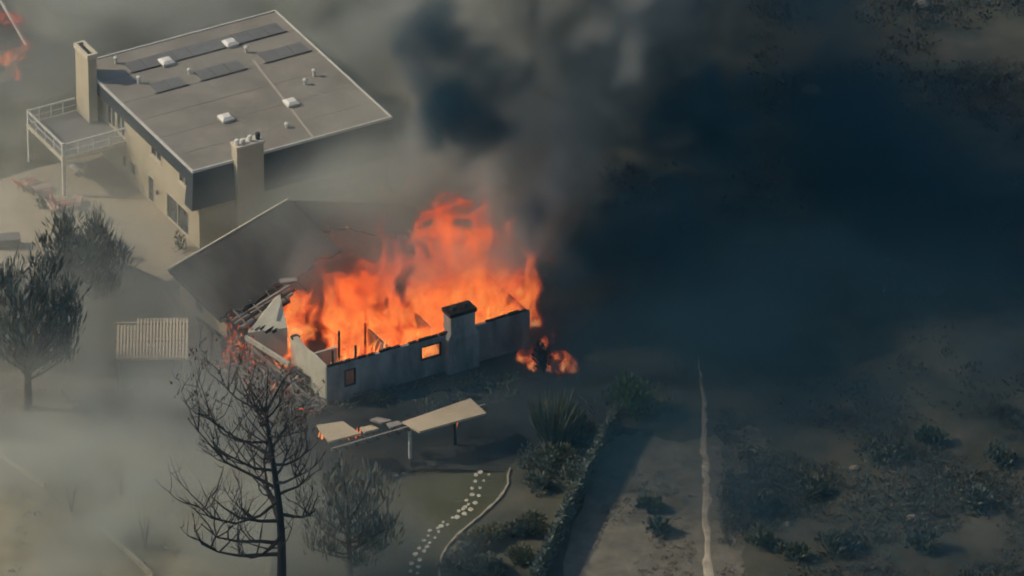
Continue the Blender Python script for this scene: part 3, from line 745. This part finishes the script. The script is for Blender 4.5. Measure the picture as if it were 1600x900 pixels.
for px, py, r, lab in ((1268, 145, .9, 'pale rock outcrop alone on the dark far slope'), (1440, 22, .8, 'pale rock at the top edge of the far slope'), (1545, 783, .5, 'pale boulder near the right edge of the brushy slope'), (1335, 735, .4, 'small pale boulder left of the largest shrub'), (1425, 820, .5, 'pale boulder in the middle of the brushy slope'), (1230, 820, .35, 'small pale boulder near the dirt trail')):
    p = at(px, py); t = MB(); n = 9
    ring = lambda z, f: [(f * r * random.uniform(.8, 1.15) * math.cos(6.283 * k / n), f * r * random.uniform(.6, .9) * math.sin(6.283 * k / n), z * random.uniform(.9, 1.1)) for k in range(n)]
    t.v = ring(-.1, 1) + ring(r * .35, .85) + ring(r * .6, .45); t.f = [(i * n + k, i * n + (k + 1) % n, (i + 1) * n + (k + 1) % n, (i + 1) * n + k) for i in range(2) for k in range(n)] + [tuple(range(2 * n, 3 * n))]
    o = t.build('boulder', mat('pale_boulder', (.20, .18, .14), (.32, .29, .23), 1.5, .95, .5, 5)); o.location = (p.x, p.y, hill(p.x, p.y))
    tag(o, lab, 'boulder', 'boulders on the slopes')

# ------------------------------------------------------------------ neighbour's building alight at the far left edge
p = at(18, 125); T = thing('outbuilding', 'pale-walled building burning at the upper left edge', 'building', (p.x, p.y, 0), ROT)
MB().box(-7, .4, 0, 7.5, 0, 2.8).build('wall', STUCCO, T)
mb = MB(); mb.add([(-7.5, -.5, 2.802), (.9, -.5, 2.802), (.9, 8, 2.802), (-7.5, 8, 2.802), (-7.5, 3.8, 4.6), (.9, 3.8, 4.6)], [(0, 1, 5, 4), (2, 3, 4, 5), (1, 2, 5), (3, 0, 4), (0, 3, 2, 1)]); mb.build('roof', GREYSHINGLE, T)
MB().box(-1.6, -.5, -.05, -.002, .9, 2.1).build('window', GLASS, T)
MB().bar((.92, -.5, 2.85), (.92, 3.8, 4.65), .12, .25).build('bargeboard', RAILP, T)
MB().bar((.92, 3.8, 4.65), (.92, 8, 2.85), .12, .25).build('bargeboard', RAILP, T)


# ------------------------------------------------------------------ flame tongues (small fires; the big fire's body is a volume below)
def tongues(name, label, spots, seed, parent=None):
    random.seed(seed); mb = MB()
    for (x, y, z, h, r) in spots:
        ph = random.uniform(0, 6.28); lean = Vector((random.uniform(.0, .35), random.uniform(-.1, .2), 0)); pts = []; rad = []
        n = 7
        for i in range(n):
            f = i / (n - 1); pts.append(Vector((x, y, z)) + lean * (h * f * f) + Vector((math.sin(ph + f * 5) * r * .5 * f, math.cos(ph * 1.3 + f * 4) * r * .4 * f, h * f)))
            rad.append(max(.008, r * (math.sin(min(1, f * 1.9 + .35) * math.pi * .5) * (1 - f) ** .75)))
        mb.tube(pts, rad, 6, False)
    return tag(mb.build(name, FLAME, smooth=True), label, 'fire', kind='stuff')


# ------------------------------------------------------------------ smoke and fire: volumes whose density is computed here
rng = np.random.default_rng(3); LAT = 48
TAB = [rng.random((LAT, LAT, LAT), dtype=np.float32) for _ in range(3)]


def vnoise(x, y, z, s, t=0):
    x, y, z = x / s + 17.3 * t, y / s + 5.1, z / s + 9.7
    xi, yi, zi = np.floor(x), np.floor(y), np.floor(z); fx, fy, fz = x - xi, y - yi, z - zi
    fx, fy, fz = fx * fx * (3 - 2 * fx), fy * fy * (3 - 2 * fy), fz * fz * (3 - 2 * fz)
    i0, j0, k0 = xi.astype(np.int32) % LAT, yi.astype(np.int32) % LAT, zi.astype(np.int32) % LAT
    i1, j1, k1 = (i0 + 1) % LAT, (j0 + 1) % LAT, (k0 + 1) % LAT; T_ = TAB[t % 3]
    a = T_[i0, j0, k0] * (1 - fx) + T_[i1, j0, k0] * fx; b = T_[i0, j1, k0] * (1 - fx) + T_[i1, j1, k0] * fx
    c = T_[i0, j0, k1] * (1 - fx) + T_[i1, j0, k1] * fx; d = T_[i0, j1, k1] * (1 - fx) + T_[i1, j1, k1] * fx
    return (a * (1 - fy) + b * fy) * (1 - fz) + (c * (1 - fy) + d * fy) * fz


def fbm(x, y, z, s, octv=4, t=0, gain=.5):
    o = 0; a = 1; tot = 0
    for i in range(octv): o = o + a * vnoise(x, y, z, s, t + i); tot += a; a *= gain; s *= .49
    return o / tot


def sstep(a, b, x):
    t = np.clip((x - a) / (b - a), 0, 1); return t * t * (3 - 2 * t)


def grid(lo, hi, vox):
    n = [int(round((h - l) / vox)) + 1 for l, h in zip(lo, hi)]
    ax = [np.linspace(l, l + (k - 1) * vox, k, dtype=np.float32) for l, k in zip(lo, n)]
    Z, Y, X = np.meshgrid(ax[2], ax[1], ax[0], indexing='ij')
    return X.ravel(), Y.ravel(), Z.ravel(), n


def volume(name, lo, vox, n, X, Y, Z, dens, material):
    dens = dens * (.96 + .04 * np.random.default_rng(1).random(len(dens), dtype=np.float32))   # no constant tiles
    me = bpy.data.meshes.new(name); N = len(X); me.vertices.add(N)
    me.vertices.foreach_set('co', np.stack([X, Y, Z], 1).astype(np.float32).ravel())
    a = me.attributes.new('amount', 'FLOAT', 'POINT'); a.data.foreach_set('value', dens.astype(np.float32))
    me.materials.append(material); me.update()
    o = bpy.data.objects.new(name, me); C.objects.link(o)
    g = bpy.data.node_groups.new(name, 'GeometryNodeTree'); N_, L = g.nodes, g.links
    g.interface.new_socket('Geometry', in_out='INPUT', socket_type='NodeSocketGeometry'); g.interface.new_socket('Geometry', in_out='OUTPUT', socket_type='NodeSocketGeometry')
    gi, go = N_.new('NodeGroupInput'), N_.new('NodeGroupOutput')
    pos = N_.new('GeometryNodeInputPosition')
    sub = N_.new('ShaderNodeVectorMath'); sub.operation = 'SUBTRACT'; sub.inputs[1].default_value = tuple(l - vox * .5 for l in lo); L.new(pos.outputs[0], sub.inputs[0])
    dv = N_.new('ShaderNodeVectorMath'); dv.operation = 'SCALE'; dv.inputs['Scale'].default_value = 1 / vox; L.new(sub.outputs[0], dv.inputs[0])
    fl = N_.new('ShaderNodeVectorMath'); fl.operation = 'FLOOR'; L.new(dv.outputs[0], fl.inputs[0])
    dt = N_.new('ShaderNodeVectorMath'); dt.operation = 'DOT_PRODUCT'; dt.inputs[1].default_value = (1, n[0], n[0] * n[1]); L.new(fl.outputs[0], dt.inputs[0])
    na = N_.new('GeometryNodeInputNamedAttribute'); na.data_type = 'FLOAT'; na.inputs[0].default_value = 'amount'
    si = N_.new('GeometryNodeSampleIndex'); si.data_type = 'FLOAT'; si.domain = 'POINT'; si.clamp = True
    L.new(gi.outputs[0], si.inputs['Geometry']); L.new(na.outputs[0], si.inputs['Value']); L.new(dt.outputs['Value'], si.inputs['Index'])
    vc = N_.new('GeometryNodeVolumeCube'); vc.inputs['Min'].default_value = lo; vc.inputs['Max'].default_value = tuple(l + (k - 1) * vox for l, k in zip(lo, n))
    for ax_, k in zip('XYZ', n): vc.inputs['Resolution ' + ax_].default_value = k
    L.new(si.outputs[0], vc.inputs['Density'])
    sm = N_.new('GeometryNodeSetMaterial'); sm.inputs['Material'].default_value = material; L.new(vc.outputs[0], sm.inputs['Geometry']); L.new(sm.outputs[0], go.inputs[0])
    md = o.modifiers.new('volume', 'NODES'); md.node_group = g
    return o


def smoke_mat(name, col, dens, aniso=.1):
    m = bpy.data.materials.new(name); m.use_nodes = True; n = m.node_tree.nodes; n.remove(n['Principled BSDF'])
    p = n.new('ShaderNodeVolumePrincipled'); p.inputs['Color'].default_value = (*col, 1); p.inputs['Density'].default_value = dens; p.inputs['Anisotropy'].default_value = aniso
    m.node_tree.links.new(p.outputs[0], n['Material Output'].inputs['Volume']); return m


# --- grey smoke: a tower over the house that leans back and to the right, and the trail it leaves behind
lo, hi, vox = (-18.07, -24.11, -.13), (30, 40, 40), .46
X, Y, Z, n = grid(lo, hi, vox)
def puff(px, py, y):
    """the point seen at a picture point, at the given distance y into the scene"""
    p0, p1 = at(px, py, 0), at(px, py, 20); return p0.lerp(p1, (y - p0.y) / (p1.y - p0.y))


def billow(x, y, z, s):
    """rounded lumps with creases between them"""
    o = 0
    for i, a in enumerate((.5, .3, .2)): o = o + a * np.sqrt(np.abs(2 * vnoise(x, y, z, s * .5 ** i, i + 1) - 1))
    return o


def churn(X, Y, Z):
    n5 = [vnoise(X, Y, Z, 6.5, i) - .5 for i in range(3)]; n2 = [vnoise(X, Y, Z, 2.6, i) - .5 for i in range(3)]
    wx = X + 4.5 * n5[0] + 2.0 * n2[1]; wy = Y + 4.5 * n5[1] + 2.0 * n2[2]; wz = Z + 3.5 * n5[2] + 1.5 * n2[0]
    return wx, wy, wz, fbm(wx, wy, wz - .4 * wy, 5.0, 4), sstep(42, 37, Z) * sstep(-41, -37, Y) * sstep(-18, -15, X) * sstep(40, 37, X) * sstep(46, 43, Y)
wx, wy, wz, det, edge_ = churn(X, Y, Z)
tower = np.sqrt((wx - (-3.6 + .26 * wz)) ** 2 + ((wy - (-.6 + .36 * wz)) * .72) ** 2) / (4.4 + .38 * wz)
s_ = np.clip((wy + 4) / 1.0, 0, 60)
trail = np.sqrt((wx - (-1.0 + .22 * s_)) ** 2 + ((wz - (5.0 + .30 * s_)) * .8) ** 2) / (4.5 + .22 * s_) + 2.5 * sstep(-3.0, -7.0, wy)
dist = np.minimum(tower, trail)
rise_ = sstep(2.0, 7.0, wz + .35 * (wy + 6))
bil = billow(wx, wy, wz - .3 * wy, 5.2)
plume = sstep(.34, .86, (1.18 - dist) * .85 + (bil - .5) * 1.05 + (det - .5) * .8) * rise_ * sstep(36, 22, wy)
plume *= .35 + .65 * sstep(.35, .75, bil)
veil = np.zeros_like(X)
for px, py, y, r, amp in ((655, 440, -11.5, 1.7, 1.5), (690, 400, -9, 2.2, .6), (815, 380, -9, 1.8, .7), (770, 430, -11, 1.3, .9), (620, 390, -9, 1.6, .6), (500, 420, -6, 2.6, .7)):
    c = puff(px, py, y); veil += amp * np.exp(-((wx - c.x) ** 2 + (wy - c.y) ** 2 + (wz - c.z) ** 2) / (r * r))
plume = np.maximum(plume, np.clip(veil * (.5 + 2.2 * (det - .4)), 0, 1) * .72)
dens = plume * edge_; dens[dens < .006] = 0
tag(volume('smoke', lo, vox, n, X, Y, Z, dens, smoke_mat('grey_smoke', (.52, .53, .495), .66, .2)), 'thick grey smoke towering over the burning house', 'smoke', kind='stuff')
# --- black smoke: the sooty heart of the plume and the dark bank that has drifted over the slope on the right
lo, hi, vox = (-18.31, -41.37, -.29), (40, 46, 30), .56
X, Y, Z, n = grid(lo, hi, vox); wx, wy, wz, det, edge_ = churn(X, Y, Z)
soot = np.zeros_like(X)
for (px, py, y, r), amp in (((700, 150, -5, 3.2), 1.0), ((775, 175, -7, 2.2), .9), ((660, 110, -6, 2.4), .9), ((760, 100, -5, 2.4), .8), ((1010, 340, -4, 4.5), .45), ((1120, 200, 6, 6.0), .45), ((690, 60, -4, 3.2), .9), ((740, 175, -6, 2.6), .9), ((680, 190, -5, 2.2), .7), ((790, 130, -4, 2.4), .8), ((760, 215, -6, 2.4), .7), ((800, 200, -6, 2.0), .7), ((735, 140, -6, 3.0), .9), ((850, 330, -6, 2.2), .7), ((910, 420, -6, 3.0), .6)):
    c = puff(px, py, y); soot = np.maximum(soot, amp * sstep(1.2, .3, np.sqrt((wx - c.x) ** 2 + (wy - c.y) ** 2 + (wz - c.z) ** 2) / r))
bil = billow(wx, wy, wz, 3.0)
soot = sstep(.20, .95, soot * 1.05 + (bil - .52) * 1.25 * (soot > .02)) * .85
bank = sstep(3.0, 12.0, wx) * (.40 + .60 * sstep(-26, -17.0, wy - .1 * (wx - 10))) * sstep(13.0, 2.0, wz) * (.55 + .45 * sstep(36, 22, X)) * (1 - .75 * sstep(20, 27, X) * sstep(17, 24, Y))
bank *= np.clip(.50 + 3.4 * (fbm(wx, wy, wz * 1.3, 9, 4, 1) - .47), .05, 1.3)
front = np.exp(-((wx + 3.5) / 7) ** 2 - ((wy + 19.5) / 4.0) ** 2) * sstep(5.0, .5, wz) + 1.1 * np.exp(-((wx - 5.0) / 5.5) ** 2 - ((wy + 12.5) / 6.0) ** 2) * sstep(8.0, 1.0, wz)
dens = (soot + .20 * bank + .16 * front) * edge_; dens[dens < .006] = 0
tag(volume('black_smoke', lo, vox, n, X, Y, Z, dens, smoke_mat('black_smoke', (.045, .10, .14), .85, .0)), 'black smoke in the plume and drifting low over the slope', 'smoke', kind='stuff')

# --- pale smoke that hangs over the left half
lo, hi, vox = (-40.19, -42.23, -.41), (6, 46, 13), .61
X, Y, Z, n = grid(lo, hi, vox)
wx = X + 4 * (vnoise(X, Y, Z, 6, 0) - .5); wy = Y + 4 * (vnoise(X, Y, Z, 6, 1) - .5)
f = .12 + np.clip(5.0 * (fbm(wx, wy, Z * 1.6, 6, 5, 2) - .44), 0, 1)
env = np.zeros_like(X)
for px, py, r, amp in ((60, 740, 9, 1.0), (230, 790, 8, .8), (60, 880, 9, .8), (300, 640, 6, .9), (200, 490, 6, .9), (60, 240, 7, .7), (480, 330, 6, .45), (620, 320, 5, .8), (400, 440, 5, .45), (500, 390, 5, .6), (570, 360, 5, 1.8), (600, 880, 7, .25), (330, 880, 7, .5), (20, 60, 9, 1.6), (200, 0, 9, 1.5), (560, 30, 9, 2.0), (380, -60, 9, 1.5), (120, 430, 7, .5), (250, 170, 8, .7), (100, 270, 7, .35), (30, 600, 6, 1.0), (540, 860, 5, .5)):
    c = at(px, py, 2.0); env += amp * np.exp(-((X - c.x) ** 2 + (Y - c.y) ** 2) / (r * r))
dens = env * f * sstep(11, 1.5, Z) * sstep(-40, -37, X) * sstep(6, 2, X) * sstep(-42, -39, Y) * sstep(46, 42, Y)
dens[dens < .01] = 0
tag(volume('pale_smoke', lo, vox, n, X, Y, Z, dens, smoke_mat('pale_smoke', (.73, .745, .675), .165, .25)), 'thin pale smoke drifting over the gardens', 'smoke', kind='stuff')


# --- the fire inside the walls
def fire_mat():
    m = bpy.data.materials.new('fire'); m.use_nodes = True; n = m.node_tree.nodes; l = m.node_tree.links; n.remove(n['Principled BSDF'])
    at_ = n.new('ShaderNodeAttribute'); at_.attribute_name = 'density'
    r = n.new('ShaderNodeValToRGB'); e = r.color_ramp.elements
    e[0].position = 0; e[0].color = (.30, .03, .014, 1); e[1].position = 1; e[1].color = (1.0, .72, .30, 1)
    for p_, c_ in ((.3, (.66, .07, .022)), (.66, (1.0, .165, .032)), (.86, (1.0, .33, .07))): k = e.new(p_); k.color = (*c_, 1)
    l.new(at_.outputs['Fac'], r.inputs[0])
    em = n.new('ShaderNodeEmission'); l.new(r.outputs[0], em.inputs['Color'])
    mu = n.new('ShaderNodeMath'); mu.operation = 'MULTIPLY'; mu.inputs[1].default_value = 2.7; l.new(at_.outputs['Fac'], mu.inputs[0]); l.new(mu.outputs[0], em.inputs['Strength'])
    ab = n.new('ShaderNodeVolumeAbsorption'); ab.inputs['Color'].default_value = (0, 0, 0, 1)
    m2 = n.new('ShaderNodeMath'); m2.operation = 'MULTIPLY'; m2.inputs[1].default_value = 2.2; l.new(at_.outputs['Fac'], m2.inputs[0]); l.new(m2.outputs[0], ab.inputs['Density'])
    ad = n.new('ShaderNodeAddShader'); l.new(em.outputs[0], ad.inputs[0]); l.new(ab.outputs[0], ad.inputs[1]); l.new(ad.outputs[0], n['Material Output'].inputs['Volume'])
    return m


FIRE = fire_mat()


def fire_volume(name, label, lo, hi, vox, sources, coarse=1.9, mask=None):
    """sources: x, y, z of the foot, radius, height, strength"""
    X, Y, Z, n = grid(lo, hi, vox); k = coarse / 1.9
    a = 1.0 + (Z - lo[2]) * .12 / k
    sx = X - .12 * Z + (.9 * (vnoise(X, Y, Z * .5, 2.6 * k, 0) - .5) + .5 * (vnoise(X, Y, Z * .6, 1.1 * k, 1) - .5)) * a * 2.2 * k
    sy = Y - .16 * Z + (.9 * (vnoise(X, Y, Z * .5, 2.6 * k, 2) - .5) + .5 * (vnoise(X, Y, Z * .6, 1.1 * k, 0) - .5)) * a * 2.2 * k
    tex = .40 * (1 - np.abs(2 * vnoise(sx, sy, Z * .62, 2.2 * k, 1) - 1)) + .35 * (1 - np.abs(2 * vnoise(sx, sy, Z * .6, .85 * k, 2) - 1)) + .25 * (1 - np.abs(2 * vnoise(sx, sy, Z * .6, .40 * k, 0) - 1))
    env = np.zeros_like(X)
    for x, y, z, r, h, amp in sources:
        d2 = ((sx - x) ** 2 + (sy - y) ** 2) / (r * r)
        env = np.maximum(env, amp * np.exp(-d2 * 1.1) * sstep(z + h + 2.2 * k, z + h * .35, Z) * sstep(z - .5, z, Z))
    f = np.clip((env * .75 + tex * 3.1 - 2.62) * 2.2, 0, 1) * sstep(.10, .38, env) * (.58 + .42 * np.exp(-(Z - lo[2]) / (4.5 * k)))
    if mask is not None: f *= mask(X, Y, Z)
    f[f < .02] = 0
    return tag(volume(name, lo, vox, n, X, Y, Z, f, FIRE), label, 'fire', kind='stuff')


def in_walls(X, Y, Z):
    q = np.stack([X - c2.x, Y - c2.y], 1) @ np.array([[.875, -.484], [.484, .875]], dtype=np.float32)
    return ((q[:, 1] > .3) | (Z > 2.95)) * sstep(-17.4, -16.5, X)


src = []
for u, v_, r, h, amp in ((3.2, 1.4, 1.3, 1.9, 1.0), (5.6, 1.6, 1.6, 3.2, 1.15), (3.6, 2.6, 1.6, 8.6, 1.4), (4.6, 4.2, 1.9, 9.4, 1.2), (3.6, 5.0, 1.5, 6.6, .9), (6.6, 4.8, 1.7, 7.4, .75), (7.8, 1.2, 1.5, 2.6, 1.25), (8.6, 3.6, 1.5, 3.6, .6), (9.9, 4.0, 1.9, 9.6, 1.05), (11.6, 4.2, 1.8, 10.6, 1.2), (12.2, 1.7, 1.5, 2.6, 1.2), (13.0, 3.4, 1.6, 6.4, .8),
                       (14.2, 1.8, 1.6, 4.2, 1.25), (15.2, 3.4, 1.6, 6.0, 1.1), (14.5, 6.0, 2.0, 7.0, .8), (0.2, 6.0, 1.2, 2.2, .9), (1.6, 4.6, 1.2, 2.6, 1.0), (-.6, 7.4, 1.0, 1.8, .8), (6.5, 5.0, 2.0, 5.0, .7), (16.2, 2.2, 1.3, 5.0, 1.0), (14.8, 4.5, 1.6, 7.4, .95), (-1.2, 5.6, 1.0, 1.2, .9), (2.4, 3.2, 1.2, 2.2, 1.0)):
    c = M2 @ Vector((u, v_, 0)); src.append((c.x, c.y, 0, r, h, amp))
for px, py, r, h in ((470, 545, 1.1, 2.0), (447, 538, 1.0, 1.4), (500, 560, 1.0, 1.6), (428, 545, .8, 1.0)):
    p = at(px, py, 0); src.append((p.x, p.y, 0, r, h + 1.2, 1.0))
fire_volume('fire', 'orange flames filling the burning house', (-17.53, -17.07, .21), (5.5, 0, 14.0), .123, src, mask=in_walls)
random.seed(13); src = []
for px, py, r, h in ((826, 572, .55, 1.1), (818, 566, .45, .7), (834, 580, .4, .8), (866, 548, .45, 1.2), (872, 568, .55, 1.4), (882, 580, .5, 1.0), (862, 582, .4, .9), (893, 582, .35, .6), (850, 552, .4, .8), (876, 592, .35, .6)):
    p = at(px, py, 0); src.append((p.x, p.y, .1, r * .85, h, .92))
p = at(855, 575); fire_volume('bush_fire', 'flames burning at ground level right of the burning house', (p.x - 3.03, p.y - 2.57, .03), (p.x + 3.2, p.y + 3.2, 3.6), .071, src, .75)
src = []
for px, py, r, h in ((0, 70, 1.0, 1.8), (8, 95, .8, 1.2), (-12, 60, 1.2, 2.0), (18, 118, .6, .8)):
    p = at(px, py, 2.5); src.append((p.x, p.y, 2.3, r, h, .66))
p = at(0, 80, 2.5); fire_volume('roof_fire', 'red flames on the building at the upper left edge', (p.x - 3.07, p.y - 4.03, 1.93), (p.x + 2.6, p.y + 4, 7), .11, src, 1.2)

random.seed(31); sp = []
for i in range(70):
    u = random.uniform(.6, 15.4)
    if 9.0 < u < 11.3: continue
    p = M2 @ Vector((u, random.uniform(.35, 1.3), 0)); sp.append((p.x, p.y, random.uniform(1.6, 2.6), random.uniform(.5, 1.4), random.uniform(.04, .10)))
tongues('wall_flames', 'yellow flame tongues licking over the front wall of the house', sp, 1)
sp = []
for px, py in ((503, 705), (508, 703), (498, 702), (545, 706), (556, 703), (562, 700), (712, 692)):
    p = at(px, py - 15, .3); sp.append((p.x, p.y, .5, random.uniform(.4, .9), random.uniform(.06, .12)))
tongues('cover_flames', 'small flames under the burnt patio cover', sp, 3)
T = thing('burning_bush', 'black burnt bush standing in the flames right of the house', 'bush', at(850, 582)); random.seed(9)
m = MB()
for k in range(16):
    a = random.uniform(0, 6.28); r = random.uniform(.2, 1.0); hh = random.uniform(1.0, 2.3); m.tube([(0, 0, -.05), (math.cos(a) * r * .5, math.sin(a) * r * .5, hh * .6), (math.cos(a) * r, math.sin(a) * r, hh)], [.09, .06, .02], 5)
m.build('branch', CHAR, T); m = MB(); leafy(m, (0, 0, .4), .7, .7, 1.5, 350, .3, .14); m.build('foliage', CHAR, T)

random.seed(77); sk = MB()
for i in range(170):
    p = at(random.uniform(480, 900), random.uniform(250, 520), 0); c = M2 @ Vector((random.uniform(1, 16), random.uniform(.5, 7), 0)); z = 3 + random.random() ** 1.5 * 11
    o_ = Vector((c.x + .15 * z + random.gauss(0, .6), c.y + .15 * z, z)); d = Vector((random.gauss(0, 1), random.gauss(0, 1), random.gauss(0, 1))).normalized() * random.uniform(.04, .12)
    sk.bar(o_, o_ + d, random.uniform(.02, .05), .02, random.uniform(0, 3))
tag(sk.build('sparks', FLAME), 'orange sparks flying above the burning house', 'sparks', kind='stuff')

# ------------------------------------------------------------------ the air between the helicopter and the ground
HZ = bpy.data.materials.new('haze'); HZ.use_nodes = True; hn = HZ.node_tree.nodes; hn.remove(hn['Principled BSDF'])
hp = hn.new('ShaderNodeVolumePrincipled'); hp.inputs['Color'].default_value = (.14, .58, .90, 1); hp.inputs['Density'].default_value = .00004
HZ.node_tree.links.new(hp.outputs[0], hn['Material Output'].inputs['Volume'])
tag(MB().box(-900, 900, -900, 900, -60, 420).build('haze', HZ), kind='stuff')
